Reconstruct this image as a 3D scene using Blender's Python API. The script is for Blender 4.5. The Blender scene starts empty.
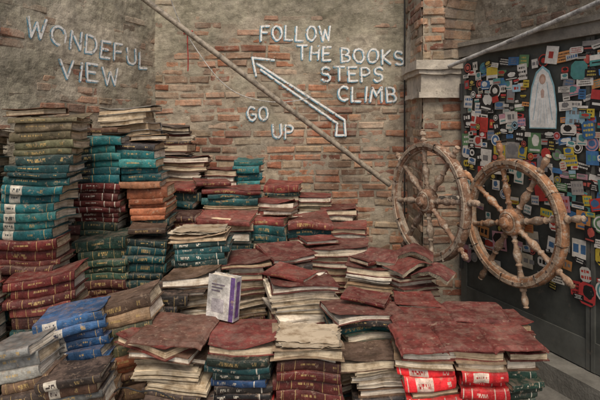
import bpy, math, random
from mathutils import Vector, Matrix, noise
R = random.Random(11)
def lerp(a,b,t): return tuple(a[i]*(1-t)+b[i]*t for i in range(3))
def sm(x,a,b):
    t=max(0,min(1,(x-a)/(b-a))); return t*t*(3-2*t)
def N(x,y,z=0.0): return noise.noise(Vector((x,y,z)))

# ------------------------------------------------------------ mesh builder
class MB:
    def __init__(s): s.v=[];s.f=[];s.c=[];s.m=[];s.uv=[]
    def add(s,verts,faces,col,mat=0,M=None,uvs=None):
        o=len(s.v)
        if M is None: s.v+= [tuple(v) for v in verts]
        else: s.v+= [tuple(M@Vector(v)) for v in verts]
        s.uv += uvs if uvs else [(v[0]+v[1],v[2]) for v in verts]
        for i,f in enumerate(faces):
            s.f.append([a+o for a in f])
            s.c.append(col[i] if isinstance(col,list) else col); s.m.append(mat)
    def obj(s,name,mats,smooth=False,loc=None,matrix=None):
        me=bpy.data.meshes.new(name); me.from_pydata(s.v,[],s.f); 
        ca=me.color_attributes.new('Col','FLOAT_COLOR','CORNER')
        uvl=me.uv_layers.new(name='UVMap')
        cc=[];uu=[]
        for f,c in zip(s.f,s.c):
            for a in f:
                cc+= [c[0],c[1],c[2],1.0]; uu+= list(s.uv[a])
        ca.data.foreach_set('color',cc); uvl.data.foreach_set('uv',uu)
        me.polygons.foreach_set('material_index',s.m)
        me.polygons.foreach_set('use_smooth',[smooth]*len(s.f))
        for m in mats: me.materials.append(m)
        me.update()
        o=bpy.data.objects.new(name,me); bpy.context.collection.objects.link(o)
        if matrix: o.matrix_world=matrix
        return o

def grid_slab(B,x0,x1,y0,y1,z0,z1,nx,ny,col,mat,M,fz=None):
    vs=[]
    for k,z in ((0,z0),(1,z1)):
        for j in range(ny+1):
            for i in range(nx+1):
                x=x0+(x1-x0)*i/nx; y=y0+(y1-y0)*j/ny
                vs.append((x,y,z+(fz(x,y) if fz else 0)))
    n=(nx+1)*(ny+1); id=lambda k,i,j:k*n+j*(nx+1)+i
    fs=[]
    for j in range(ny):
        for i in range(nx):
            fs.append((id(1,i,j),id(1,i+1,j),id(1,i+1,j+1),id(1,i,j+1)))
            fs.append((id(0,i,j),id(0,i,j+1),id(0,i+1,j+1),id(0,i+1,j)))
    for i in range(nx):
        fs.append((id(0,i,0),id(0,i+1,0),id(1,i+1,0),id(1,i,0)))
        fs.append((id(0,i+1,ny),id(0,i,ny),id(1,i,ny),id(1,i+1,ny)))
    for j in range(ny):
        fs.append((id(0,0,j+1),id(0,0,j),id(1,0,j),id(1,0,j+1)))
        fs.append((id(0,nx,j),id(0,nx,j+1),id(1,nx,j+1),id(1,nx,j)))
    B.add(vs,fs,col,mat,M)

def lathe(B,prof,seg,col,mat,M,closed=False):
    vs=[];fs=[]
    n=len(prof)
    for i in range(seg):
        a=2*math.pi*i/seg
        for (r,h) in prof: vs.append((r*math.cos(a),r*math.sin(a),h))
    for i in range(seg):
        i2=(i+1)%seg
        for j in range(n if closed else n-1):
            j2=(j+1)%n
            fs.append((i*n+j,i2*n+j,i2*n+j2,i*n+j2))
    B.add(vs,fs,col,mat,M)

# ------------------------------------------------------------ materials
def newmat(name):
    m=bpy.data.materials.new(name); m.use_nodes=True
    nt=m.node_tree; return m,nt,nt.nodes['Principled BSDF']
def nd(nt,t,**k):
    n=nt.nodes.new(t)
    for a,b in k.items():
        if a in n.inputs: n.inputs[a].default_value=b
        else: setattr(n,a,b)
    return n
def ramp(nt,src,stops):
    r=nt.nodes.new('ShaderNodeValToRGB'); e=r.color_ramp.elements
    e[0].position=stops[0][0]; e[0].color=(*stops[0][1],1)
    e[1].position=stops[1][0]; e[1].color=(*stops[1][1],1)
    for p,c in stops[2:]:
        q=e.new(p); q.color=(*c,1)
    nt.links.new(src,r.inputs[0]); return r.outputs[0]
def mix(nt,mode,fac,a,b):
    m=nt.nodes.new('ShaderNodeMix'); m.data_type='RGBA'; m.blend_type=mode
    for s,i in ((fac,0),(a,6),(b,7)):
        if isinstance(s,(int,float)): m.inputs[i].default_value=s
        elif isinstance(s,tuple): m.inputs[i].default_value=(*s,1)
        else: nt.links.new(s,m.inputs[i])
    return m.outputs[2]
def g3(v): return (v,v,v)
def attr_mat(name,n1=30,lo=.6,hi=1.35,wear=None,wear_t=(.6,.68),wscale=70,rough=.75,bump=.25,bscale=150,dust=None,dust_amt=.4,bdist=.004,big=None,wash=None,grain=False,wmax=.85):
    m,nt,p=newmat(name); L=nt.links
    at=nd(nt,'ShaderNodeAttribute',attribute_name='Col')
    tc=nd(nt,'ShaderNodeTexCoord'); co=tc.outputs['Object']
    a=nd(nt,'ShaderNodeTexNoise',Scale=n1,Detail=4.0,Roughness=.7); L.new(co,a.inputs['Vector'])
    c=mix(nt,'MULTIPLY',1.0,at.outputs['Color'],ramp(nt,a.outputs[0],[(.28,g3(lo)),(.72,g3(hi))]))
    if wear:
        w=nd(nt,'ShaderNodeTexNoise',Scale=wscale,Detail=4.0,Roughness=.75); L.new(co,w.inputs['Vector'])
        c=mix(nt,'MIX',ramp(nt,w.outputs[0],[(wear_t[0],g3(0)),(wear_t[1],g3(wmax))]),c,wear)
    if wash:
        w2=nd(nt,'ShaderNodeTexNoise',Scale=wash[0],Detail=5.0,Roughness=.72); w2.inputs['Distortion'].default_value=.6; L.new(co,w2.inputs['Vector'])
        c=mix(nt,'MIX',ramp(nt,w2.outputs[0],[(wash[2],g3(0)),(wash[3],g3(wash[4]))]),c,wash[1])
    if big:
        b2=nd(nt,'ShaderNodeTexNoise',Scale=big[0],Detail=3.0,Roughness=.6); L.new(co,b2.inputs['Vector'])
        c=mix(nt,'MULTIPLY',1.0,c,ramp(nt,b2.outputs[0],[(.35,g3(big[1])),(.62,g3(big[2]))]))
    if dust:
        ge=nd(nt,'ShaderNodeNewGeometry'); sx=nd(nt,'ShaderNodeSeparateXYZ'); L.new(ge.outputs['Normal'],sx.inputs[0])
        d=nd(nt,'ShaderNodeTexNoise',Scale=13.0,Detail=5.0,Roughness=.8); L.new(co,d.inputs['Vector'])
        f=mix(nt,'MULTIPLY',1.0,ramp(nt,sx.outputs[2],[(.5,g3(0)),(.9,g3(dust_amt))]),ramp(nt,d.outputs[0],[(.45,g3(.05)),(.62,g3(1))]))
        c=mix(nt,'MIX',f,c,dust)
    L.new(c,p.inputs['Base Color']); p.inputs['Roughness'].default_value=rough
    p.inputs['Specular IOR Level'].default_value=.35
    b=nd(nt,'ShaderNodeTexNoise',Scale=bscale,Detail=3.0,Roughness=.6); L.new(co,b.inputs['Vector'])
    h=b.outputs[0]
    if grain:
        vo=nd(nt,'ShaderNodeTexVoronoi',Scale=110.0); L.new(co,vo.inputs['Vector'])
        h=mix(nt,'ADD',.5,b.outputs[0],vo.outputs['Distance'])
    bp=nd(nt,'ShaderNodeBump',Strength=bump,Distance=bdist); L.new(h,bp.inputs['Height']); L.new(bp.outputs[0],p.inputs['Normal'])
    return m
M_cover=attr_mat('book_cloth',n1=32,lo=.5,hi=1.5,wear=(.36,.27,.19),wear_t=(.58,.68),wscale=42,rough=.55,bump=.55,bscale=80,dust=(.27,.19,.15),dust_amt=.45,bdist=.003,big=(6,.6,1.25),grain=True,wmax=.7)
M_mas=attr_mat('old_masonry',n1=16,lo=.55,hi=1.4,wear=(.44,.39,.32),wear_t=(.58,.71),wscale=26,rough=.95,bump=.65,bscale=75,bdist=.007,big=(1.7,.78,1.22),wash=(4.5,(.38,.35,.28),.47,.66,.6))
M_stone=attr_mat('stone',n1=10,lo=.6,hi=1.3,wear=(.16,.15,.13),wear_t=(.58,.7),wscale=18,rough=.9,bump=.6,bscale=80,bdist=.006)
M_wood=attr_mat('weathered_wood',n1=22,lo=.45,hi=1.5,wear=(.48,.42,.34),wear_t=(.52,.62),wscale=30,rough=.85,bump=.8,bscale=90,bdist=.005,big=(6,.7,1.2))
M_door=attr_mat('door_paint',n1=5,lo=.6,hi=1.4,wear=(.13,.11,.09),wear_t=(.60,.72),wscale=16,rough=.55,bump=.2,bscale=50)
M_stick=attr_mat('sticker_paper',n1=50,lo=.75,hi=1.1,wear=(.25,.22,.18),wear_t=(.64,.70),wscale=45,rough=.5,bump=.08,big=(9,.8,1.05))
def pages_mat():
    m,nt,p=newmat('book_pages'); L=nt.links
    at=nd(nt,'ShaderNodeAttribute',attribute_name='Col')
    uv=nd(nt,'ShaderNodeUVMap'); mp=nd(nt,'ShaderNodeMapping'); mp.inputs['Scale'].default_value=(6,420,1); L.new(uv.outputs[0],mp.inputs[0])
    a=nd(nt,'ShaderNodeTexNoise',Scale=1.0,Detail=3.0,Roughness=.7); L.new(mp.outputs[0],a.inputs['Vector'])
    c=mix(nt,'MULTIPLY',1.0,at.outputs['Color'],ramp(nt,a.outputs[0],[(.34,g3(.42)),(.58,g3(1.35))]))
    tc=nd(nt,'ShaderNodeTexCoord')
    d=nd(nt,'ShaderNodeTexNoise',Scale=16.0,Detail=4.0,Roughness=.7); L.new(tc.outputs['Object'],d.inputs['Vector'])
    c=mix(nt,'MULTIPLY',1.0,c,ramp(nt,d.outputs[0],[(.28,(.5,.41,.31)),(.54,(1.15,1.15,1.15))]))
    L.new(c,p.inputs['Base Color']); p.inputs['Roughness'].default_value=.95
    bp=nd(nt,'ShaderNodeBump',Strength=.7,Distance=.003); L.new(a.outputs[0],bp.inputs['Height']); L.new(bp.outputs[0],p.inputs['Normal'])
    return m
M_pages=pages_mat()
def paint_mat(name,col,thr):
    m,nt,p=newmat(name); L=nt.links
    tc=nd(nt,'ShaderNodeTexCoord')
    a=nd(nt,'ShaderNodeTexNoise',Scale=34.0,Detail=4.0,Roughness=.8); L.new(tc.outputs['Object'],a.inputs['Vector'])
    p.inputs['Roughness'].default_value=.95
    c=mix(nt,'MULTIPLY',1.0,col,ramp(nt,a.outputs[0],[(.3,g3(.65)),(.6,g3(1.1))])); L.new(c,p.inputs['Base Color'])
    L.new(ramp(nt,a.outputs[0],[(thr,g3(0)),(thr+.05,g3(1))]),p.inputs['Alpha'])
    return m
M_white=paint_mat('white_wall_paint',(.80,.81,.79),.37)
M_blue=paint_mat('blue_wall_paint',(.15,.33,.44),.42)

# ------------------------------------------------------------ masonry walls
BR=[(.34,.14,.08),(.40,.185,.105),(.30,.12,.075),(.42,.24,.145),(.36,.27,.18),(.25,.155,.105),(.44,.215,.125),(.31,.205,.14),(.45,.34,.25),(.22,.10,.07),(.37,.165,.10)]
GR=[(.27,.24,.185),(.32,.29,.225),(.22,.2,.15)]
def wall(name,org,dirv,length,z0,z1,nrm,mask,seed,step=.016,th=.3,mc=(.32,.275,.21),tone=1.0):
    B=MB(); d=Vector((dirv[0],dirv[1],0)); n=Vector((nrm[0],nrm[1],0)); o=Vector((org[0],org[1],0))
    P=lambda s,z,q:o+d*s+n*q+Vector((0,0,z))
    rr=random.Random(seed)
    z=z0
    while z<z1-.02:
        s=-rr.random()*.2; rh=rr.uniform(.041,.052)
        while s<length:
            L=rr.choice([.21,.22,.2,.11,.235,.16,.13]); h=rh+rr.uniform(-.005,.005)
            a,b=max(s,0)+.004,min(s+L,length)-.004
            if b-a>.02:
                q=.009+rr.uniform(-.008,.007)
                if rr.random()<.08: q-=.014
                j=lambda k=.0055:rr.uniform(-k,k)
                w=lambda x:N(x*2,z*2,seed)*.011+N(x*.5,z*.5,seed+5)*.02
                e=.007
                out=[(a,z+w(a)),(b,z+w(b)),(b,z+h+w(b)),(a,z+h+w(a))]
                inn=[(a+e,z+e+w(a)),(b-e,z+e+w(b)),(b-e,z+h-e+w(b)),(a+e,z+h-e+w(a))]
                vs=[P(x+j(),y+j(),-.014) for x,y in out]+[P(x+j(),y+j(),q-.004) for x,y in out]+[P(x+j(.003),y+j(.003),q+j(.003)) for x,y in inn]
                m=mask(s+L/2,z)
                c=lerp(rr.choice(BR),rr.choice(GR),min(.9,max(0,.08+m*.75+rr.uniform(-.2,.28))))
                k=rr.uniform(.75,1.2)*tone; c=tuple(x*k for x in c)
                fs=[(8,9,10,11)]+[(i,(i+1)%4,4+(i+1)%4,4+i) for i in range(4)]+[(4+i,4+(i+1)%4,8+(i+1)%4,8+i) for i in range(4)]
                B.add(vs,fs,c)
            s+=L+rr.uniform(.006,.016)
        z+=.064
    nx=int(length/step); nz=int((z1-z0)/step)
    vs=[];cl=[]
    for j in range(nz+1):
        for i in range(nx+1):
            s=length*i/nx; z=z0+(z1-z0)*j/nz
            m=mask(s,z)
            q=.002+.014*m+.007*N(s*8,z*8,seed+3)+.005*N(s*26,z*26,seed)
            vs.append(P(s,z,q))
            t=N(s*1.7+5,z*1.7,seed+9)+.5*N(s*6,z*6,seed)
            c=lerp((.29,.27,.205),(.43,.39,.31),sm(t,0,.6)); c=lerp(c,(.17,.16,.115),sm(-t,.15,.7)*.7)
            c=lerp(mc,c,sm(m,.2,.8))
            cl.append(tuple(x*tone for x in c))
    fs=[];fc=[]
    for j in range(nz):
        for i in range(nx):
            a=j*(nx+1)+i; fs.append((a,a+1,a+nx+2,a+nx+1)); fc.append(cl[a])
    B.add(vs,fs,fc)
    c8=[P(0,z0,-.016),P(length,z0,-.016),P(length,z0,-th),P(0,z0,-th),P(0,z1,-.016),P(length,z1,-.016),P(length,z1,-th),P(0,z1,-th)]
    B.add(c8,[(1,2,6,5),(2,3,7,6),(3,0,4,7),(4,5,6,7)],(.26,.17,.12))
    return B.obj(name,[M_mas])
def mask_back(s,z):
    return sm(N(s*1.3,z*1.6,2)*1.0+(z-2.0)*.85+N(s*4.5,z*5.5,7)*.75+.06,-.35,.6)
def mask_left(s,z):
    return sm(N(s*1.5,z*1.5,12)*.8+.20+(z-1.8)*.2+N(s*5,z*6,17)*.7,-.45,.6)
wall('brick_wall',(-1.22,4.2),(1,0),2.6,0,3.3,(0,-1),mask_back,1)
wall('brick_wall',(-1.22,4.2),(-.403,-.915),3.6,0,3.3,(.915,-.403),mask_left,2)
pil=bpy.data.objects.new('brick_pilaster',None); bpy.context.collection.objects.link(pil)
mp=lambda s,z:sm(N(s*3,z*2,31)+.0,-.1,.7)*.5
a=wall('shaft_front',(.90,3.66),(1,0),.32,0,3.3,(0,-1),mp,5,th=.1)
b=wall('shaft_side',(.90,3.66+.56),(0,-1),.56,0,3.3,(-1,0),mp,6,th=.1)
B=MB()
for (x0,x1,y0,z0,z1) in ((.86,1.2,3.6,1.76,1.80),(.875,1.2,3.615,1.80,1.93),(.85,1.2,3.59,1.93,1.965),(.83,1.2,3.57,1.965,2.03)):
    grid_slab(B,x0,x1,y0,4.1,z0+.001,z1,6,6,(.50,.46,.39),0,Matrix(),None)
B.v=[tuple(Vector(v)+noise.noise_vector(Vector(v)*14)*.011) for v in B.v]
c=B.obj('capital',[M_stone])
for o in (a,b,c): o.parent=pil

# ------------------------------------------------------------ door wall frame (t,z,out)
DO=Vector((1.17,3.6,0)); DD=Vector((.3817,-.9243,0)); DN=Vector((-.9243,-.3817,0))
def DP(t,z,q): return DO+DD*t+DN*q+Vector((0,0,z))
DM=Matrix(((DD.x,-DN.x,0,DO.x),(DD.y,-DN.y,0,DO.y),(0,0,1,0),(0,0,0,1)))
def dbox(B,t0,t1,z0,z1,q0,q1,col,mat=0,n=1):
    grid_slab(B,t0,t1,-q1,-q0,z0,z1,n,1,col,mat,DM)
door=MB()
G1=(.062,.067,.06);G2=(.09,.094,.085)
dbox(door,0,2.0,.26,2.05,-.06,0,G1)
for t in (0.0,.985,1.93): dbox(door,t,t+.05,.262,2.048,0,.012,G2)
dbox(door,.052,1.93,.262,.42,0,.009,G2); 
dbox(door,1.01,1.013,.262,2.04,.011,.013,(.01,.01,.01))
dbox(door,1.08,1.14,.95,1.25,.0,.02,(.02,.02,.02)); 
for z in (.6,1.2,1.8): lathe(door,[(0,-.06),(.014,-.06),(.014,.06),(0,.06)],10,(.03,.03,.03),0,DM@Matrix.Translation((.01,-.018,z)))
door.obj('metal_door',[M_door])
tr=MB()
dbox(tr,0,2,2.05,2.12,-.05,.035,(.20,.185,.155),n=12)
dbox(tr,0,2,2.12,2.15,-.05,.05,(.24,.22,.18),n=12)
tr.v=[tuple(Vector(v)+noise.noise_vector(Vector(v)*9)*.004) for v in tr.v]
tr.obj('door_lintel',[M_stone])
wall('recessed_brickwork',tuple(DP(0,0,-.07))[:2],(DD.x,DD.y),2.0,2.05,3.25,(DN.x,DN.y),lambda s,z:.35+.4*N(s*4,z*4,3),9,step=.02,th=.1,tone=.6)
def tube(name,pts,r,col,mat,res=8):
    cu=bpy.data.curves.new(name,'CURVE'); cu.dimensions='3D'; cu.bevel_depth=r; cu.bevel_resolution=3
    sp=cu.splines.new('NURBS'); sp.points.add(len(pts)-1); sp.order_u=min(4,len(pts)); sp.use_endpoint_u=True; sp.resolution_u=12
    for i,p in enumerate(pts): sp.points[i].co=(*p,1)
    o=bpy.data.objects.new(name,cu); bpy.context.collection.objects.link(o)
    cu.materials.append(mat); return o
def simple(name,col,rough=.6):
    m,nt,p=newmat(name); L=nt.links
    tc=nd(nt,'ShaderNodeTexCoord'); a=nd(nt,'ShaderNodeTexNoise',Scale=22.0,Detail=4.0,Roughness=.75); L.new(tc.outputs['Object'],a.inputs['Vector'])
    c=mix(nt,'MULTIPLY',1.0,col,ramp(nt,a.outputs[0],[(.38,g3(.45)),(.58,g3(1.15))])); L.new(c,p.inputs['Base Color'])
    p.inputs['Roughness'].default_value=rough; return m
S_pole=simple('pole_paint',(.33,.29,.23)); S_wire=simple('white_wire',(.5,.5,.48)); S_red=simple('red_cord',(.35,.05,.04)); S_blk=simple('black_cable',(.02,.02,.02))
S_bar=simple('bar_paint',(.42,.42,.4))
tube('steel_pipe',[DP(-.32,1.94,.13),DP(-.1,1.965,.11),DP(.5,2.085,.07),DP(1.1,2.2,.07),DP(2.0,2.38,.07)],.014,None,S_bar)
tube('handrail_pole',[(-1.45,3.64,2.72),(-.1,3.93,1.70),(.738,4.1,1.067)],.022,None,S_pole)
tube('hanging_wire',[(-.93,4.12,2.30),(-.78,4.13,2.06),(-.62,4.14,1.86),(-.4,4.14,1.76),(-.1,4.14,1.73),(.1,4.15,1.79)],.004,None,S_wire)
tube('hanging_wire',[(-1.05,4.0,2.62),(-1.0,4.1,2.4),(-.93,4.12,2.30)],.004,None,S_wire)
tube('red_cord',[(-.92,4.1,2.33),(-.93,4.1,2.22),(-.91,4.1,2.12),(-.92,4.1,2.0)],.005,None,S_red)
tube('red_cord',[(-.95,4.1,2.31),(-.92,4.08,2.30),(-.88,4.1,2.33)],.009,None,S_red)
tube('black_cable',[(.865,4.14,3.2),(.87,4.14,2.4),(.862,4.14,1.8),(.868,4.14,1.2),(.865,4.14,.6)],.006,None,S_blk)
B=MB(); rr=random.Random(4)
na=46
for i in range(na):
    a0=math.pi*i/na+.006; a1=math.pi*(i+1)/na-.006
    for (r0,r1) in ((1.0,1.13),(1.14,1.27)):
        q=.09+rr.uniform(-.006,.006)
        pts=[(1+r*math.cos(a)+rr.uniform(-.003,.003),2.04+r*math.sin(a)+rr.uniform(-.003,.003)) for r,a in ((r0,a0),(r1,a0),(r1,a1),(r0,a1))]
        vs=[DP(t,z,q) for t,z in pts]+[DP(t,z,-.1) for t,z in pts]
        B.add(vs,[(0,1,2,3)]+[(k,4+k,4+(k+1)%4,(k+1)%4) for k in range(4)],lerp(rr.choice(BR),rr.choice(GR),rr.uniform(.1,.6)))
for i in range(na):
    a0=math.pi*i/na; a1=math.pi*(i+1)/na
    pts=[(1+r*math.cos(a),2.04+r*math.sin(a)) for r,a in ((1.004,a0),(1.6,a0),(1.6,a1),(1.004,a1))]
    vs=[DP(t,z,.078) for t,z in pts]+[DP(t,z,-.1) for t,z in pts]
    B.add(vs,[(0,1,2,3),(0,4,7,3)],(.3,.27,.22))
B.obj('brick_arch',[M_mas])
wall('brick_wall',tuple(DP(2.0,0,.08))[:2],(DD.x,DD.y),1.2,0,3.3,(DN.x,DN.y),lambda s,z:.5,8,step=.03)
B=MB()
dbox(B,-.1,2.3,0,.13,-.1,.36,(.14,.135,.12),n=8); dbox(B,-.05,2.2,.131,.255,-.1,.14,(.17,.165,.145),n=8)
B.v=[tuple(Vector(v)+noise.noise_vector(Vector(v)*6)*.006) for v in B.v]
B.obj('door_step',[M_stone])

# ------------------------------------------------------------ stickers
st=MB(); rr=random.Random(23)
SC=[(.68,.66,.60)]*9+[(.02,.02,.022)]*6+[(.48,.05,.04),(.58,.45,.06),(.06,.18,.38),(.6,.28,.10),(.09,.3,.28),(.55,.3,.35),(.3,.48,.58),(.25,.25,.26),(.5,.46,.36),(.3,.29,.27),(.45,.05,.05),(.12,.25,.12)]
def poly(kind,w,h):
    if kind=='c': return [(w/2*math.cos(a*math.pi/10),w/2*math.sin(a*math.pi/10)) for a in range(20)]
    if kind=='r': return [(-w/2,-h/2),(w/2,-h/2),(w/2,h/2),(-w/2,h/2)]
    e=min(w,h)*.22; return [(-w/2+e,-h/2),(w/2-e,-h/2),(w/2,-h/2+e),(w/2,h/2-e),(w/2-e,h/2),(-w/2+e,h/2),(-w/2,h/2-e),(-w/2,-h/2+e)]
def put(pts,t,z,rot,q,col,B=st):
    ca,sa=math.cos(rot),math.sin(rot)
    B.add([DP(t+x*ca-y*sa,z+x*sa+y*ca,q) for x,y in pts],[tuple(range(len(pts)))],col)
def loc(t,z,rot,x,y): return t+x*math.cos(rot)-y*math.sin(rot), z+x*math.sin(rot)+y*math.cos(rot)
def blob(w,h,s):
    return [(w/2*math.cos(a*.35)*(1+.35*N(a*.9,s)),h/2*math.sin(a*.35)*(1+.35*N(a*.9,s+7))) for a in range(18)]
def sticker(t,z,w,h,kind,rot,idx):
    base=.0135+idx*.000014; e=.0000035
    c=rr.choice(SC); k=rr.uniform(.75,1.1); c=tuple(x*k for x in c); put(poly(kind,w,h),t,z,rot,base,c)
    dark=sum(c)<.5
    c2=rr.choice([(.02,.02,.02),(.02,.02,.02),(.4,.05,.04),(.06,.15,.3),(.2,.2,.2),(.08,.25,.25)]) if not dark else rr.choice([(.65,.65,.6),(.65,.65,.6),(.5,.4,.1),(.45,.1,.08)])
    q=rr.random()
    if kind=='c':
        put(poly('c',w*.84,0),t,z,rot,base+e,c2)
        if q<.5: put(poly('c',w*.66,0),t,z,rot,base+2*e,c)
        put(blob(w*.45,w*.4,idx),t,z,rot,base+3*e,c2 if q<.5 else c)
    elif q<.36:
        x,y=loc(t,z,rot,rr.uniform(-.1,.1)*w,h*.12); put(blob(w*rr.uniform(.5,.8),h*.6,idx),x,y,rot,base+e,c2)
        x,y=loc(t,z,rot,0,-h*.36); put(poly('r',w*.75,h*.1),x,y,rot,base+3*e,c2)
    elif q<.52:
        x,y=loc(t,z,rot,0,h*.25); put(poly('r',w*.98,h*.45),x,y,rot,base+e,rr.choice(SC))
        x,y=loc(t,z,rot,0,-h*.2); put(poly('r',w*.7,h*.12),x,y,rot,base+2*e,c2)
    else:
        nl=rr.randint(1,3)
        for i in range(nl):
            yy=h*(.4-.8*(i+.5)/nl); ww=w*rr.uniform(.5,.85); x=-ww/2
            hh=h*.5/nl
            while x<ww/2-.003:
                lw=rr.uniform(.3,.9)*hh; a_,b_=loc(t,z,rot,x+lw/2,yy); put(poly('r',lw,hh*rr.uniform(.6,1)),a_,b_,rot,base+e,c2); x+=lw+hh*.25
idx=0; placed=[]
for _ in range(12000):
    if idx>480: break
    t=rr.uniform(.035,1.8)
    z=rr.uniform(.62,2.02)
    if z>1.97+t*.03: continue
    dens=1 if (z>1.25 or (t>.75 and z>1.05)) else (.22 if t>.66 else .05)
    if rr.random()>dens: continue
    w=rr.choice([.045,.055,.065,.075,.085,.10,.12]); h=w*rr.choice([1,.6,.7,1.3,.45,1.2])
    kind=rr.choice('crrrrrrrro')
    if kind in 'cs': h=w
    if h>.12: h=.12
    if abs(t-.715)<.10+w/2 and 1.55-h/2<z<1.91+h/2: continue
    r_=(w+h)*.25
    if any(math.hypot(t-a,z-b)<(r_+c)*.74 for a,b,c in placed): continue
    placed.append((t,z,r_)); sticker(t,z,w,h,kind,rr.gauss(0,.10),idx); idx+=1
st.obj('stickers',[M_stick])
ms=MB()
def mput(pts,q,col): put([(x*.95,z-1.73) for x,z in pts],.715,1.73,0,q,col,ms)
mput([(-.1,1.55),(.1,1.55),(.105,1.66),(.085,1.80),(.05,1.885),(0,1.92),(-.05,1.885),(-.085,1.80),(-.105,1.66)],.0235,(.25,.46,.52))
mput([(-.094,1.556),(.094,1.556),(.098,1.66),(.077,1.79),(.043,1.872),(0,1.905),(-.043,1.872),(-.077,1.79),(-.098,1.66)],.0238,(.72,.73,.70))
for s_ in (-1,1): mput([(s_*.03,1.82),(s_*.036,1.82),(s_*.075,1.6),(s_*.068,1.6)],.0241,(.35,.48,.54))
mput([(.024*math.cos(a*.4),1.84+.03*math.sin(a*.4)) for a in range(16)],.0241,(.45,.28,.2))
mput([(.016*math.cos(a*.4),1.835+.022*math.sin(a*.4)) for a in range(16)],.0244,(.6,.42,.34))
mput([(-.01,1.73),(.01,1.73),(.014,1.77),(0,1.785),(-.014,1.77)],.0241,(.5,.36,.3))
for x in (-.04,-.015,.015,.04): mput([(x-.002,1.58),(x+.002,1.58),(x*.5+.001,1.72),(x*.5-.001,1.72)],.0241,(.45,.55,.6))
ms.obj('madonna_sticker',[M_stick])

# ------------------------------------------------------------ ship wheels
def wheel(cx,cy,cz,Rr,spin,tone,tone2,hl):
    B=MB()
    w=.055
    I=Matrix()
    lathe(B,[(Rr-w,-.02),(Rr-w+.006,-.026),(Rr-.006,-.026),(Rr,-.02),(Rr,.02),(Rr-.006,.026),(Rr-w+.006,.026),(Rr-w,.02)],72,tone,0,I,True)
    lathe(B,[(Rr-w*.62,.024),(Rr-w*.62,.033),(Rr-w*.2,.033),(Rr-w*.2,.024)],72,tone2,0,I)
    lathe(B,[(Rr-w-.008,-.012),(Rr-w-.008,.012),(Rr-w+.002,.016),(Rr-w+.002,-.016)],72,tone2,0,I,True)
    lathe(B,[(0,-.03),(.075,-.03),(.08,-.02),(.08,.025),(.072,.034),(.055,.036),(.05,.05),(.034,.055),(.03,.075),(.016,.082),(0,.084)],32,tone,0,I)
    lathe(B,[(.058,.035),(.066,.041),(.058,.046),(.05,.041)],32,tone2,0,I,True)
    lathe(B,[(0,-.24),(.028,-.24),(.028,-.03)],16,(.05,.045,.04),0,I)
    prof=[(.017,.07),(.02,.085),(.013,.1),(.021,.115),(.013,.13),(.015,.15),(.026,.185),(.024,.21),(.013,.24),(.021,.252),(.013,.264),(.017,Rr-w-.02),(.02,Rr-w),(.017,Rr),
          (.021,Rr+.006),(.021,Rr+.016),(.012,Rr+.024),(.014,Rr+.04),(.021,Rr+hl*.55),(.02,Rr+hl*.75),(.012,Rr+hl*.9),(.017,Rr+hl*.95),(.012,Rr+hl),(0,Rr+hl+.004)]
    for i in range(8):
        A=spin+i*math.pi/4
        Mx=Matrix.Rotation(A,4,'Z')@Matrix.Rotation(math.pi/2,4,'Y')
        k=R.uniform(.75,1.2); c=tuple(x*k for x in lerp(tone,tone2,R.random()))
        lathe(B,prof,12,c,0,Mx)
        for s in (-1,1):
            Mb=Matrix.Rotation(A+s*.1,4,'Z')@Matrix.Translation((Rr-w/2,0,.033)); lathe(B,[(.006,0),(.006,.004),(0,.006)],8,(.08,.06,.05),0,Mb)
        Mj=Matrix.Rotation(A+math.pi/8,4,'Z'); grid_slab(B,Rr-w-.001,Rr+.001,-.0015,.0015,-.027,.0345,1,1,(.03,.02,.015),0,Mj)
    B.v=[tuple(Vector(v)+noise.noise_vector(Vector(v)*25)*.0018) for v in B.v]
    ex=DD; ey=Vector((0,0,1)); ez=DN
    Mt=Matrix(((ex.x,ey.x,ez.x,cx),(ex.y,ey.y,ez.y,cy),(ex.z,ey.z,ez.z,cz),(0,0,0,1)))
    o=B.obj('ship_wheel',[M_wood],True,matrix=Mt)
    md=o.modifiers.new('e','EDGE_SPLIT'); md.split_angle=math.radians(50)
    return o
wheel(.845,3.3,1.065,.394,.12,(.24,.14,.09),(.36,.29,.22),.08)
wheel(1.28,3.02,.984,.382,.22,(.35,.18,.095),(.36,.26,.18),.115)

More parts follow.
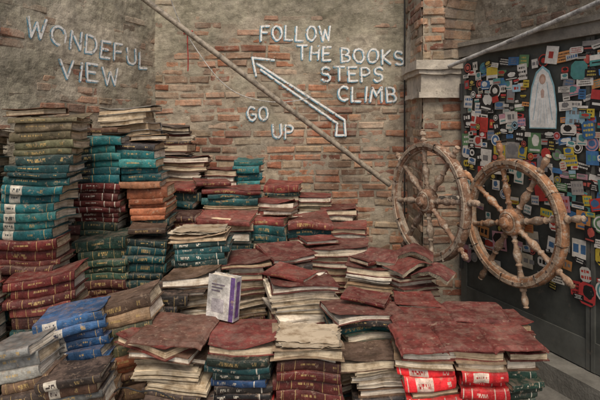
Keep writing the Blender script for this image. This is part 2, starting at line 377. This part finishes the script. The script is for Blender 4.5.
# ------------------------------------------------------------ painted lettering (flat brush strokes)
def arc(cx,cy,rx,ry,a0,a1,n=14): return [(cx+rx*math.cos(math.radians(a0+(a1-a0)*i/n)),cy+ry*math.sin(math.radians(a0+(a1-a0)*i/n))) for i in range(n+1)]
F={'F':[[(0,0),(0,1),(.6,1)],[(0,.55),(.45,.55)]],'O':[arc(.36,.5,.36,.5,90,450,20)],'L':[[(0,1),(0,0),(.55,0)]],
'W':[[(0,1),(.2,0),(.42,.75),(.64,0),(.85,1)]],'T':[[(0,1),(.66,1)],[(.33,1),(.33,0)]],'H':[[(0,0),(0,1)],[(.55,0),(.55,1)],[(0,.5),(.55,.5)]],
'E':[[(.55,1),(0,1),(0,0),(.55,0)],[(0,.52),(.42,.52)]],'B':[[(0,0),(0,1)]+arc(.25,.76,.27,.24,90,-90,8)+[(0,.52)],[(0,.52)]+arc(.28,.26,.3,.26,90,-90,8)+[(0,0)]],
'K':[[(0,0),(0,1)],[(.55,1),(.02,.48),(.6,0)]],'S':[arc(.3,.75,.27,.25,30,270,12)[:-1]+arc(.3,.25,.28,.25,90,-150,12)],
'P':[[(0,0),(0,1)]+arc(.26,.74,.3,.26,90,-90,8)+[(0,.48)]],'C':[arc(.38,.5,.36,.5,50,310,16)],'I':[[(.08,0),(.08,1)]],
'M':[[(0,0),(.08,1),(.38,.4),(.68,1),(.76,0)]],'G':[arc(.38,.5,.36,.5,50,330,16)+[(.7,.45),(.42,.45)]],'U':[[(0,1),(0,.35)]+arc(.3,.32,.3,.32,180,360,10)+[(.6,1)]],
'N':[[(0,0),(0,1),(.55,0),(.55,1)]],'D':[[(0,0),(0,1),(.2,1)]+arc(.2,.5,.42,.5,90,-90,10)+[(0,0)]],
'V':[[(0,1),(.32,0),(.62,1)]],' ':[]}
def adv(ch): 
    if ch==' ': return .5
    return max(p[0] for s in F[ch] for p in s)+.3
def strokes(B,lines,wid,P,q,mat):
    for ln in lines:
        ws=[wid*(1+.3*N(i*.9,ln[0][0]*30)) for i in range(len(ln))]
        for i in range(len(ln)-1):
            a=Vector(ln[i]);b=Vector(ln[i+1]); d=b-a
            if d.length<1e-6: continue
            n=Vector((-d.y,d.x)).normalized()/2
            B.add([P(*(a+n*ws[i]),q),P(*(a-n*ws[i]),q),P(*(b-n*ws[i+1]),q),P(*(b+n*ws[i+1]),q)],[(0,1,2,3)],(1,1,1),mat)
            q+=.000004
        for p,w_ in zip(ln,ws):
            B.add([P(p[0]+w_/2*math.cos(k*math.pi/5),p[1]+w_/2*math.sin(k*math.pi/5),q) for k in range(10)],[tuple(range(10))],(1,1,1),mat); q+=.000004
QW=.0185
def paint_text(name,txt,x0,x1,z0,dz,h,P,wb=.021,ww=.0145,qb=QW):
    B=MB(); tot=sum(adv(c) for c in txt)-.3; sc=(x1-x0)/tot; x=0; all=[]
    for ch in txt:
        jz=R.uniform(-.006,.006); jr=R.uniform(-.1,.1)
        for s in F[ch]:
            all.append([(x0+(x+px+jr*(py-.5))*sc, z0+dz*(x/tot)+jz+py*h+R.uniform(-.003,.003)) for px,py in s])
        x+=adv(ch)
    strokes(B,[[(a-.004,b-.003) for a,b in l] for l in all],wb,P,qb,1)
    strokes(B,[[(a+.002,b+.002) for a,b in l] for l in all],ww,P,qb+.001,0)
    B.obj(name,[M_white,M_blue])
PB=lambda x,z,q:Vector((x,4.2-q,z))
LDv=Vector((-.403,-.915,0));LN=Vector((.915,-.403,0))
PL=lambda x,z,q:Vector((-1.22,4.2,0))+LDv*(-x)+LN*q+Vector((0,0,z))
for txt,x0,x1,z0,dz,h in (('FOLLOW',-.325,.255,2.265,.005,.118),('THE BOOKS',-.02,.86,2.105,-.045,.112),('STEPS',.18,.69,1.93,-.01,.115),('CLIMB',.32,.80,1.76,-.01,.118),('GO',-.44,-.27,1.60,0,.11),('UP',-.225,-.06,1.45,-.01,.11)):
    paint_text('painted_words',txt,x0,x1,z0,dz,h,PB)
paint_text('painted_words','WONDEFUL',-1.20,-.12,2.115,-.10,.12,PL,.022,.0155)
paint_text('painted_words','VIEW',-.96,-.44,1.885,-.02,.12,PL,.022,.0155)
B=MB(); l=[arc(-1.47,2.13,.08,.09,-120,120,16)]
strokes(B,l,.024,PL,QW,1); strokes(B,l,.014,PL,QW+.002,0)
B.obj('painted_flower',[M_white,M_blue])
B=MB(); l=[[(.30,1.47),(.38,1.47),(.37,1.60),(-.36,2.07)],[(.30,1.47),(.31,1.57),(-.33,2.02)],[(-.22,2.10),(-.40,2.12),(-.37,1.97)]]
strokes(B,l,.023,PB,QW,1); strokes(B,[[(a+.003,b+.003) for a,b in k] for k in l],.015,PB,QW+.0012,0)
B.obj('painted_arrow',[M_white,M_blue])

# ------------------------------------------------------------ BOOKS
PAL={'teal':[(.015,.125,.135),(.012,.10,.115),(.025,.15,.15)],'dteal':[(.012,.055,.06),(.014,.075,.078),(.02,.045,.043)],
'dgreen':[(.018,.05,.038),(.024,.042,.032),(.032,.06,.042)],'maroon':[(.12,.022,.02),(.09,.02,.018),(.14,.036,.03),(.065,.024,.02)],
'red':[(.18,.040,.034),(.135,.03,.027),(.2,.058,.048),(.12,.03,.027),(.15,.055,.045)],'orange':[(.32,.115,.055),(.26,.09,.045),(.35,.16,.085)],
'olive':[(.11,.11,.062),(.14,.12,.07),(.08,.085,.052),(.17,.14,.09)],'blue':[(.018,.07,.17),(.03,.085,.19),(.02,.052,.125)],
'brown':[(.12,.065,.042),(.08,.052,.036),(.16,.1,.062),(.06,.045,.038)],'black':[(.02,.02,.022),(.034,.03,.028)],
'tan':[(.31,.21,.125),(.25,.17,.10),(.36,.27,.18)],'bred':[(.56,.022,.028),(.48,.018,.022)],'grey':[(.22,.22,.2),(.15,.155,.15),(.3,.29,.26)],
'cream':[(.48,.40,.29),(.52,.45,.35)]}
PAL['mix']=PAL['maroon']+PAL['brown']+PAL['dgreen']+PAL['tan'][:1]+PAL['black']+PAL['dteal']+PAL['olive'][:2]
PAL['mixr']=PAL['red']+PAL['maroon']+PAL['brown']+PAL['dgreen'][:1]
GOLD=(.38,.27,.11);WHT=(.56,.52,.44)
STY={'plain':[],'bands':[(.07,.08,GOLD,0),(.1,.105,GOLD,0),(.27,.28,GOLD,0),(.36,.58,GOLD,1),(.7,.71,GOLD,0),(.86,.92,GOLD,1),(.94,.95,GOLD,0)],
'label':[(.06,.07,GOLD,0),(.14,.34,WHT,0),(.17,.31,(.06,.05,.05),1),(.62,.7,GOLD,1),(.88,.89,GOLD,0)],
'dots':[(.05,.055,WHT,0),(.12,.28,WHT,1),(.42,.5,WHT,1),(.82,.84,WHT,0)],
'block':[(.1,.115,GOLD,0),(.16,.4,(.018,.018,.018),0),(.2,.36,GOLD,1),(.43,.445,GOLD,0),(.78,.79,GOLD,0)],
'title':[(.2,.55,GOLD,1),(.78,.84,GOLD,1)],
'wband':[(.04,.06,WHT,0),(.2,.22,WHT,0),(.3,.52,WHT,1),(.66,.68,WHT,0),(.88,.9,WHT,0)],
'wlabel':[(.05,.07,WHT,0),(.22,.55,WHT,0),(.27,.5,(.3,.03,.03),1),(.8,.9,WHT,1)]}
def spine(B,L,W,T,col,style,M):
    segs=STY[style]; cuts={0,1,.25,.5,.75}
    for a,b,c,k in segs:
        cuts|={a,b}
        if k:
            x=a
            while x<b: cuts.add(round(x,4)); x+=.0105
    cuts=sorted(cuts); na=8
    b=min(.013,T*.3)*R.uniform(.4,1.1); vs=[];uv=[]
    for x in cuts:
        for j in range(na+1):
            a=j/na*math.pi; z=T/2-T/2*math.cos(a); y=-W/2+.004-b*math.sin(a)
            vs.append(((x-.5)*L,y,z)); uv.append(((x-.5)*L,z))
    fs=[];cs=[]; two=R.random()<.5
    for i in range(len(cuts)-1):
        xm=(cuts[i]+cuts[i+1])/2; c0=col; c1=None; c2=None
        for a,bb,c,k in segs:
            if a<=xm<bb:
                if k: c1=lerp(col,c,.8) if (R.random()<.6) else None; c2=lerp(col,c,.8) if (two and R.random()<.5) else None
                else: c0=lerp(col,c,.85); 
        for j in range(na):
            fs.append((i*(na+1)+j,(i+1)*(na+1)+j,(i+1)*(na+1)+j+1,i*(na+1)+j+1))
            cs.append(c1 if (c1 and j==4) else (c2 if (c2 and j==3) else c0))
    fs.append(tuple(range(na+1))); cs.append(col); n=len(cuts)-1
    fs.append(tuple(n*(na+1)+j for j in range(na,-1,-1))); cs.append(col)
    B.add(vs,fs,cs,0,M,uv)
def book(B,M,L,W,T,col,style='plain',curl=0,pcol=None,bare=False):
    c=.0035; 
    if T<.012: c=.0015
    pc=pcol or R.choice([(.56,.48,.35),(.5,.42,.3),(.64,.57,.45),(.38,.29,.19),(.70,.65,.55),(.55,.44,.3),(.66,.6,.5)])
    if bare:   # cover torn off: just ragged gatherings of pages
        z=0
        while z<T-.002:
            t=min(R.uniform(.004,.010),T-z); e=R.uniform(0,.016); e2=R.uniform(0,.014); k=R.uniform(.75,1.05)
            Mg=M@Matrix.Translation((R.gauss(0,.003),R.gauss(0,.003),z))@Matrix.Rotation(R.gauss(0,.012),4,'Z')
            grid_slab(B,-L/2+e,L/2-e2,-W/2+e2,W/2-e,0,t-.0003,6,3,tuple(q*k for q in pc),1,Mg); z+=t
        return
    fz=None
    nx,ny=5,3
    if curl:
        sx=R.choice([-1,1]); nx,ny=12,9; ph=R.uniform(0,90)
        amp=R.uniform(.3,1)*curl; amp2=R.uniform(-.2,.6)*curl
        fz=lambda x,y:amp*max(0,(sx*x/L+.5)*(y/W+.5)-.25)**2*1.8+amp2*max(0,-sx*x/L)**2*2+.004*N(x*14,y*14,ph)+.002
    grid_slab(B,-L/2,L/2,-W/2+.004,W/2,0,c,5,2,col,0,M)
    grid_slab(B,-L/2,L/2,-W/2+.004,W/2,T-c,T,nx,ny,col,0,M,fz)
    e=R.uniform(.003,.014)
    grid_slab(B,-L/2+e,L/2-e,-W/2+.006,W/2-e-.002,c+.0003,T-c-.0003,5,2,pc,1,M)
    if R.random()<.4:
        z=R.uniform(.3,.7)*T; grid_slab(B,-L/2+e-.001,L/2-e+.001,-W/2+.006,W/2-e-.001,z,z+.0015,5,2,tuple(q*.45 for q in pc),1,M)
    spine(B,L,W,T,col,style,M)
def stack(x,y,zt,w,d,groups,rot=0,tilt=None,jit=1.0,fill='mix',top='red',name='book_stack',zb=0.0,curl=.025,tiltx=0):
    """x: centre, y: front edge, zt: top height (metres); books laid flat down to zb"""
    B=MB(); S=Matrix.Translation((x,y+d/2,0))@Matrix.Rotation(rot,4,'Z')
    if tilt is None: tilt=R.gauss(0,.030); tiltx=R.gauss(0,.015)
    lean=R.gauss(0,.022)
    z=zt; gi=[]
    for g in groups: gi+= [g]*g[1]
    i=0
    while z>zb+.01:
        if i<len(gi):
            pal,n,T,face,sty=gi[i][:5]; T*=R.uniform(.88,1.12) if sty in('label','block','dots') else R.uniform(.6,1.4)
        else: pal,T,face,sty=fill,R.uniform(.015,.06),R.choice('spps'),R.choice(['plain','bands','title'])
        if z-T<zb: T=max(.012,z-zb)
        col=R.choice(PAL[top] if (i==0 and top) else PAL[pal]); k=R.uniform(.7,1.3); col=tuple(q*k for q in col)
        z-=T
        jx=R.gauss(0,.008)*jit+lean*math.sin(z*5); jy=R.gauss(0,.009)*jit; jr=R.gauss(0,.04)*jit
        if R.random()<.16: jr*=2.5; jy-=.016*jit
        sw=R.uniform(.87,1.05); sd=R.uniform(.88,1.05)
        if i==0: sw=1.05; sd=1.05
        if face=='e': L,W=d*sd,w*sw; rr_=math.pi/2*R.choice([1,-1])
        else: L,W=w*sw,d*sd; rr_=0 if face=='s' else math.pi
        M=S@Matrix.Translation((jx,jy,z))@Matrix.Rotation(jr+rr_,4,'Z')
        book(B,M,L,W,T,col,sty if face=='s' else 'plain',curl if i==0 else 0,bare=(i>0 and face=='p' and R.random()<.28))
        i+=1
    ph=R.uniform(0,50); piv=Vector((x,y,zt))
    Tm=Matrix.Translation(piv)@Matrix.Rotation(tilt,4,'Y')@Matrix.Rotation(tiltx,4,'X')@Matrix.Translation(-piv)
    out=[]
    for v in B.v:
        v=Vector(v); v=v+noise.noise_vector(v*4.5+Vector((ph,0,0)))*.021+noise.noise_vector(v*22+Vector((ph,3,0)))*.0032
        f=sm(v.z,zb-.001,zt-.30) if tilt or tiltx else 0
        if f>0: v=v.lerp(Tm@v,f)
        v.z=max(v.z,.003)
        out.append(tuple(v))
    B.v=out
    return B.obj(name,[M_cover,M_pages])
r=math.radians
# --- left bank of books
stack(-1.34,2.50,1.61,.32,.24,[('olive',5,.034,'s','title'),('dteal',4,.036,'s','title'),('teal',6,.045,'s','label'),('maroon',6,.04,'s','bands'),('mix',8,.04,'s','bands')],rot=r(3),top='olive')
stack(-1.69,2.42,1.56,.33,.24,[('olive',4,.036,'s','plain'),('dteal',4,.036,'s','title'),('teal',6,.045,'s','label'),('maroon',7,.04,'s','bands')],rot=r(6),top='brown')
stack(-1.215,2.95,1.50,.27,.22,[('teal',6,.046,'s','block'),('maroon',7,.038,'s','wband'),('dgreen',6,.046,'s','bands'),('mix',8,.04,'s','bands')],top='teal',rot=r(2))
stack(-.95,2.97,1.46,.235,.2,[('teal',5,.043,'s','title'),('orange',6,.045,'s','plain'),('dteal',8,.046,'s','bands')],top='black')
stack(-1.14,2.80,.93,.30,.2,[('dgreen',5,.05,'s','bands'),('maroon',4,.04,'s','bands')],top='dgreen',tilt=r(-5))
stack(-.86,2.82,.93,.24,.2,[('dteal',6,.045,'s','bands'),('mix',4,.04,'s','bands')],top='dteal',tilt=r(3))
stack(-1.13,3.22,1.67,.33,.22,[('cream',3,.03,'p','plain'),('grey',2,.035,'p','plain'),('tan',3,.03,'p','plain')],top='grey',curl=.05,rot=r(-5),jit=2)
stack(-1.47,2.95,1.60,.30,.2,[('brown',4,.03,'p','plain')],top='olive',curl=.05,jit=2)
stack(-.96,3.72,1.56,.30,.2,[('brown',2,.03,'p','plain')],top='black',curl=.04,rot=r(6),jit=1.6)
stack(-1.235,2.35,.85,.33,.2,[('maroon',5,.043,'s','bands'),('mix',5,.04,'s','bands')],top='maroon',tilt=r(-8),rot=r(4))
stack(-1.58,2.2,.88,.33,.2,[('maroon',5,.043,'s','bands')],top='maroon',tilt=r(-6),rot=r(6))
stack(-1.0,2.14,.755,.27,.2,[('blue',6,.042,'s','label'),('tan',4,.04,'s','bands')],top='blue',tilt=r(-12),rot=r(3))
stack(-.80,2.22,.79,.24,.2,[('tan',2,.045,'s','title'),('olive',3,.042,'s','bands'),('orange',2,.04,'s','title'),('brown',4,.045,'s','bands')],top='brown',tilt=r(-13))
stack(-1.14,1.98,.70,.20,.18,[('grey',3,.04,'s','title'),('brown',3,.045,'s','bands')],top='grey',tilt=r(-14))
stack(-.90,1.94,.60,.25,.16,[('brown',2,.04,'s','label'),('grey',1,.04,'s','title'),('brown',3,.04,'s','bands')],top='brown',tilt=r(-10))
# --- the stair, back to front
stack(-.87,3.66,1.33,.38,.26,[('maroon',2,.03,'e','plain'),('brown',3,.035,'p','plain')],top='red')
stack(-.60,3.70,1.23,.24,.24,[('brown',3,.03,'p','plain')],top='red')
stack(-.39,3.75,1.29,.20,.2,[('teal',4,.042,'s','title')],top='teal')
stack(-.17,3.76,1.11,.27,.26,[('dteal',2,.04,'s','bands'),('mix',3,.035,'p','plain')],top='red')
stack(.08,3.78,1.02,.27,.26,[('mix',3,.035,'p','plain')],top='red')
stack(.32,3.72,.93,.26,.26,[('mix',2,.035,'p','plain')],top='maroon')
stack(-.87,3.40,1.14,.38,.28,[('maroon',2,.03,'s','bands'),('dteal',3,.04,'s','bands'),('mix',3,.04,'s','bands')],top='red',rot=r(-4))
stack(-.50,3.42,1.12,.38,.28,[('dteal',3,.04,'s','title'),('mix',5,.035,'p','plain')],top='red',rot=r(5))
stack(-.17,3.52,1.02,.27,.22,[('maroon',2,.03,'p','plain'),('mix',5,.035,'p','plain')],top='red',rot=r(-3))
stack(-.80,3.12,1.0,.26,.24,[('maroon',2,.03,'s','bands'),('mix',3,.04,'s','bands')],top='maroon')
stack(-.49,3.16,.97,.40,.28,[('red',1,.03,'s','plain'),('mix',3,.04,'e','plain'),('dteal',3,.04,'s','bands')],rot=r(4),curl=.03)
stack(-.18,3.26,.95,.25,.26,[('dteal',3,.045,'s','title'),('mix',4,.04,'p','plain')],rot=r(-5))
stack(.07,3.3,.93,.27,.27,[('dteal',2,.045,'s','title'),('mix',4,.04,'p','plain')],top='red',rot=r(4))
stack(.34,3.38,.86,.26,.25,[('mixr',4,.035,'p','plain')],top='maroon',rot=r(-6))
stack(-.57,2.75,.955,.30,.24,[('tan',1,.025,'p','plain'),('dteal',4,.034,'s','dots'),('dgreen',2,.04,'s','bands')],top='tan',rot=r(2),curl=.04)
stack(-.58,2.58,.79,.26,.22,[('brown',3,.03,'p','plain'),('tan',3,.035,'p','plain'),('brown',3,.04,'p','plain')],top='brown',jit=2.2,curl=.04)
stack(-.33,2.78,.80,.27,.32,[('red',1,.028,'p','plain'),('cream',1,.03,'p','plain'),('maroon',3,.035,'p','plain'),('cream',4,.035,'p','plain')],rot=r(8),curl=.035)
stack(-.09,2.86,.815,.27,.30,[('maroon',2,.028,'e','plain'),('black',2,.04,'s','title'),('maroon',5,.035,'p','plain')],rot=r(20))
stack(.24,3.06,.81,.35,.28,[('red',2,.03,'p','plain'),('maroon',5,.035,'e','plain')],rot=r(-9),curl=.03)
stack(.02,2.54,.745,.33,.30,[('red',1,.032,'p','plain'),('cream',2,.03,'p','plain'),('grey',2,.03,'p','plain'),('maroon',3,.035,'p','plain')],rot=r(12),curl=.03)
stack(.43,2.80,.765,.31,.27,[('red',2,.03,'p','plain'),('tan',3,.035,'p','plain'),('maroon',3,.035,'e','plain')],rot=r(-14),curl=.04)
stack(.63,2.72,.74,.24,.22,[('red',2,.03,'p','plain'),('mixr',6,.035,'p','plain')],rot=r(14))
stack(.60,2.46,.69,.20,.2,[('red',1,.03,'p','plain'),('cream',3,.03,'p','plain')],rot=r(-6),curl=.03)
stack(.31,2.34,.685,.31,.28,[('red',1,.032,'p','plain'),('black',1,.03,'s','title'),('dteal',1,.03,'s','title'),('dgreen',2,.04,'p','plain'),('tan',3,.03,'p','plain')],rot=r(14),curl=.03)
stack(.31,2.12,.575,.24,.2,[('cream',3,.03,'p','plain'),('brown',2,.04,'p','plain')],top='brown',jit=2,curl=.04)
# --- front row
stack(.035,2.05,.655,.285,.25,[('tan',1,.03,'p','plain'),('brown',1,.03,'p','plain'),('maroon',5,.038,'s','bands'),('brown',4,.04,'s','bands')],top='tan',rot=r(3),curl=.04,tilt=r(2))
stack(-.25,2.04,.672,.265,.25,[('red',1,.028,'p','plain'),('dgreen',1,.035,'s','title'),('dteal',1,.03,'s','dots'),('dteal',1,.03,'s','dots'),('blue',1,.03,'s','dots'),('black',2,.03,'s','dots'),('bred',1,.03,'s','wlabel'),('black',3,.035,'s','dots')],rot=r(-4),curl=.03,tilt=r(-1))
stack(-.54,2.06,.675,.29,.25,[('brown',1,.025,'p','plain'),('brown',3,.03,'p','plain'),('olive',2,.035,'p','plain'),('brown',4,.035,'s','bands')],top='red',jit=2.2,curl=.04,rot=r(-8),tilt=r(2))
stack(-.72,2.5,.72,.22,.2,[('black',4,.04,'s','bands'),('brown',4,.04,'p','plain')],top='black',jit=2)
stack(.525,2.05,.648,.215,.24,[('mixr',1,.035,'p','plain'),('tan',1,.03,'p','plain'),('bred',2,.045,'s','wlabel'),('brown',1,.03,'p','plain'),('bred',2,.04,'s','wband')],top='red',curl=.01,tilt=0)
stack(.74,2.05,.652,.21,.24,[('brown',1,.03,'p','plain'),('tan',1,.04,'p','plain'),('bred',1,.05,'s','wlabel'),('bred',3,.042,'s','wband')],top='red',curl=.01,rot=r(-4),tilt=0)
stack(.93,2.06,.645,.165,.24,[('brown',2,.036,'p','plain'),('dgreen',5,.03,'s','dots')],top='maroon',curl=.01,rot=r(3),tilt=0)
stack(.72,2.3,.655,.3,.2,[('mixr',4,.036,'p','plain')],top='red',tilt=0); stack(.98,2.32,.64,.2,.2,[('mixr',4,.036,'p','plain')],top='maroon',tilt=0)
def single(x,y,z,L,W,T,pal,rot,face='s',ti=0,sty='title'):
    B=MB(); M=Matrix.Translation((x,y,z))@Matrix.Rotation(r(rot),4,'Z')@Matrix.Rotation(r(ti),4,'Y')
    book(B,M,L,W,T,R.choice(PAL[pal]),sty,.02)
    B.v=[tuple(Vector(v)+noise.noise_vector(Vector(v)*7)*.006) for v in B.v]
    B.obj('old_book',[M_cover,M_pages])
single(.42,2.93,.782,.22,.16,.022,'maroon',38,ti=-4); single(-.05,2.70,.762,.24,.17,.02,'red',-28,ti=3); single(-.62,3.5,1.145,.24,.17,.03,'maroon',20,ti=2)
single(-.13,3.4,.965,.22,.15,.025,'brown',160,ti=3); single(-1.38,2.62,1.625,.25,.18,.03,'brown',165,ti=3); single(-1.18,3.07,1.52,.24,.17,.03,'brown',-12,ti=-2)
single(.12,3.18,.828,.23,.16,.02,'red',200,ti=-3); single(-.93,3.1,1.478,.22,.15,.025,'tan',190,ti=2)
single(.33,2.5,.705,.22,.15,.018,'maroon',-22,ti=4); single(-.88,2.9,.955,.2,.15,.03,'brown',8,ti=3)
def mat(x0,x1,y0,y1,z,col,rot=0,amp=.008,name='worn_book_cover'):
    B=MB(); cx,cy=(x0+x1)/2,(y0+y1)/2; M=Matrix.Translation((cx,cy,z))@Matrix.Rotation(rot,4,'Z')
    ph=R.uniform(0,99)
    fz=lambda x,y:amp*N(x*7+ph,y*7)+.4*amp*N(x*18,y*18+ph)+.15*amp*N(x*45,y*45,ph)-.012*sm(abs(x)/(x1-x0)*2,.86,1)-.01*sm(-y/(y1-y0)*2,.85,1)
    grid_slab(B,-(x1-x0)/2,(x1-x0)/2,-(y1-y0)/2,(y1-y0)/2,0,.005,44,28,col,0,M,fz)
    B.v=[tuple(Vector(v)+Vector((N(v[0]*20,v[1]*20,ph),N(v[0]*20,v[1]*20,ph+9),0))*.007) for v in B.v]
    return B.obj(name,[M_cover,M_pages])
mat(.405,.60,2.02,2.29,.666,(.17,.038,.032),r(2)); mat(.585,.80,2.025,2.31,.671,(.14,.033,.028),r(-3)); mat(.78,1.0,2.02,2.31,.675,(.17,.045,.038),r(3))
mat(.42,.72,2.25,2.52,.680,(.14,.033,.028),r(3)); mat(.70,.98,2.27,2.5,.685,(.12,.03,.027),r(-4))
mat(-.70,-.38,2.02,2.33,.694,(.12,.055,.04),r(-6))
def loose(x,y,z,w,d,n,amp=.012,name='loose_pages'):
    B=MB()
    for i in range(n):
        ph=R.uniform(0,99); M=Matrix.Translation((x+R.gauss(0,.008),y+R.gauss(0,.008),z+i*.002))@Matrix.Rotation(R.gauss(0,.08),4,'Z')
        ww=w*R.uniform(.85,1.03);dd=d*R.uniform(.85,1.03)
        vs=[];fs=[];nx,ny=18,14
        for j in range(ny+1):
            for k in range(nx+1):
                a=(k/nx-.5);b=(j/ny-.5); e=max(abs(a),abs(b))*2
                tear=.014*N(a*16+ph,b*16,i)*(e>.95)
                vs.append((a*ww+tear,b*dd+tear,amp*(.6*N(a*3+ph,b*3)+.4*N(a*9,b*9+ph))*e))
        for j in range(ny):
            for k in range(nx):
                q=j*(nx+1)+k; fs.append((q,q+1,q+nx+2,q+nx+1))
        B.add(vs,fs,R.choice([(.44,.37,.27),(.38,.31,.22),(.5,.44,.34)]),1,M,[(0.0,i*.01)]*len(vs))
    return B.obj(name,[M_cover,M_pages],True)
loose(.035,2.15,.670,.27,.22,6); loose(-.57,2.87,.970,.28,.22,4)
def tented(x,y,z,w,d,rot,col,h=.05):
    B=MB(); M=Matrix.Translation((x,y,z))@Matrix.Rotation(rot,4,'Z'); n=14
    for k,(sc,c,m) in enumerate([(1,col,0)]+[(.985-.012*q,(.6-.03*(q%2),.53,.42),1) for q in range(5)]):
        vs=[];fs=[]
        for j in range(5):
            for i in range(n+1):
                a=(i/n-.5)*2; vs.append((a*w*sc,(j/4-.5)*d*(1-.01*k),h*(1-abs(a)**1.4)-k*.004+.006*N(a*4,j*.7,x*9)+.002))
        for j in range(4):
            for i in range(n): q=j*(n+1)+i; fs.append((q,q+1,q+n+2,q+n+1))
        B.add(vs,fs,c,m,M)
    return B.obj('face_down_book',[M_cover,M_pages],True)
tented(.62,2.80,.775,.13,.2,r(25),(.15,.036,.03),.05); tented(.72,2.70,.765,.1,.18,r(-30),(.12,.03,.03),.04)
tented(.50,2.93,.80,.12,.2,r(60),(.13,.035,.03),.04); tented(.66,2.9,.81,.11,.2,r(-15),(.12,.03,.028),.05)
B=MB(); M=Matrix.Translation((-.36,2.30,.690))@Matrix.Rotation(r(-24),4,'Z')@Matrix.Rotation(r(-5),4,'X')@Matrix.Rotation(r(2),4,'Y')
H=.195
grid_slab(B,-.07,.072,-.026,-.023,0,H,3,4,(.6,.59,.56),0,M); grid_slab(B,-.07,.072,.023,.026,0,H,3,4,(.6,.59,.56),0,M)
grid_slab(B,.0722,.0755,-.026,.026,0,H,1,4,(.48,.47,.48),0,M); grid_slab(B,.0756,.0762,-.014,.014,.015,H-.02,1,3,(.14,.07,.24),0,M)
grid_slab(B,.05,.0721,-.0272,-.0262,0,H,1,3,(.14,.08,.24),0,M)
grid_slab(B,-.066,.0718,-.0225,.0225,.003,H-.004,3,3,(.6,.55,.46),1,M)
for k in range(3): grid_slab(B,-.05,.02-.012*k,-.0272,-.0262,.15-.014*k,.156-.014*k,1,1,(.2,.17,.22),0,M)
grid_slab(B,-.045,.02,-.0272,-.0262,.03,.09,1,1,(.42,.40,.42),0,M)
B.obj('white_purple_book',[M_cover,M_pages])
tube('black_cable',[(-.75,2.02,.5),(-.7,1.98,.56),(-.62,1.97,.5),(-.58,1.96,.56),(-.5,1.98,.49)],.003,None,S_blk)

# ------------------------------------------------------------ ground
m,nt,p=newmat('paving'); L=nt.links
tc=nd(nt,'ShaderNodeTexCoord'); bt=nd(nt,'ShaderNodeTexBrick',Scale=1.0); bt.inputs['Brick Width'].default_value=.7; bt.inputs['Row Height'].default_value=.4; bt.inputs['Mortar Size'].default_value=.008
bt.inputs['Color1'].default_value=(.2,.19,.17,1); bt.inputs['Color2'].default_value=(.26,.245,.22,1); bt.inputs['Mortar'].default_value=(.08,.075,.07,1)
L.new(tc.outputs['Object'],bt.inputs['Vector']); a=nd(nt,'ShaderNodeTexNoise',Scale=6.0,Detail=5.0); L.new(tc.outputs['Object'],a.inputs['Vector'])
L.new(mix(nt,'MULTIPLY',1.0,bt.outputs[0],ramp(nt,a.outputs[0],[(.3,g3(.6)),(.7,g3(1.2))])),p.inputs['Base Color']); p.inputs['Roughness'].default_value=.85
me=bpy.data.meshes.new('ground'); me.from_pydata([(-80,-80,0),(80,-80,0),(80,80,0),(-80,80,0)],[],[(0,1,2,3)]); me.materials.append(m)
bpy.context.collection.objects.link(bpy.data.objects.new('ground',me))

# ------------------------------------------------------------ light, world, camera
w=bpy.data.worlds.new('World'); bpy.context.scene.world=w; w.use_nodes=True; nt=w.node_tree
sk=nt.nodes.new('ShaderNodeTexSky'); sk.sky_type='NISHITA'; sk.sun_disc=False
el,az=math.radians(55),math.radians(176)
sk.sun_elevation=el; sk.sun_rotation=az; sk.dust_density=6; sk.ozone_density=.6; sk.air_density=.9
bg=nt.nodes['Background']; bg.inputs[1].default_value=.125; nt.links.new(sk.outputs[0],bg.inputs[0])
sd=bpy.data.lights.new('sun','SUN'); sd.energy=1.5; sd.angle=math.radians(25); sd.color=(1,.88,.72)
so=bpy.data.objects.new('sun',sd); bpy.context.collection.objects.link(so)
dv=Vector((math.sin(az)*math.cos(el),math.cos(az)*math.cos(el),math.sin(el)))
so.rotation_euler=dv.to_track_quat('Z','Y').to_euler(); so.location=(0,-3,6)
cd=bpy.data.cameras.new('camera'); cd.lens=30; cd.sensor_width=36; cd.shift_y=-80/600; cd.clip_end=500; cd.clip_start=.02
co=bpy.data.objects.new('camera',cd); bpy.context.collection.objects.link(co); co.location=(0,0,1.6); co.rotation_euler=(math.pi/2,0,0)
bpy.context.scene.camera=co
sc=bpy.context.scene; sc.view_settings.view_transform='Standard'; sc.view_settings.look='None'; sc.view_settings.exposure=0
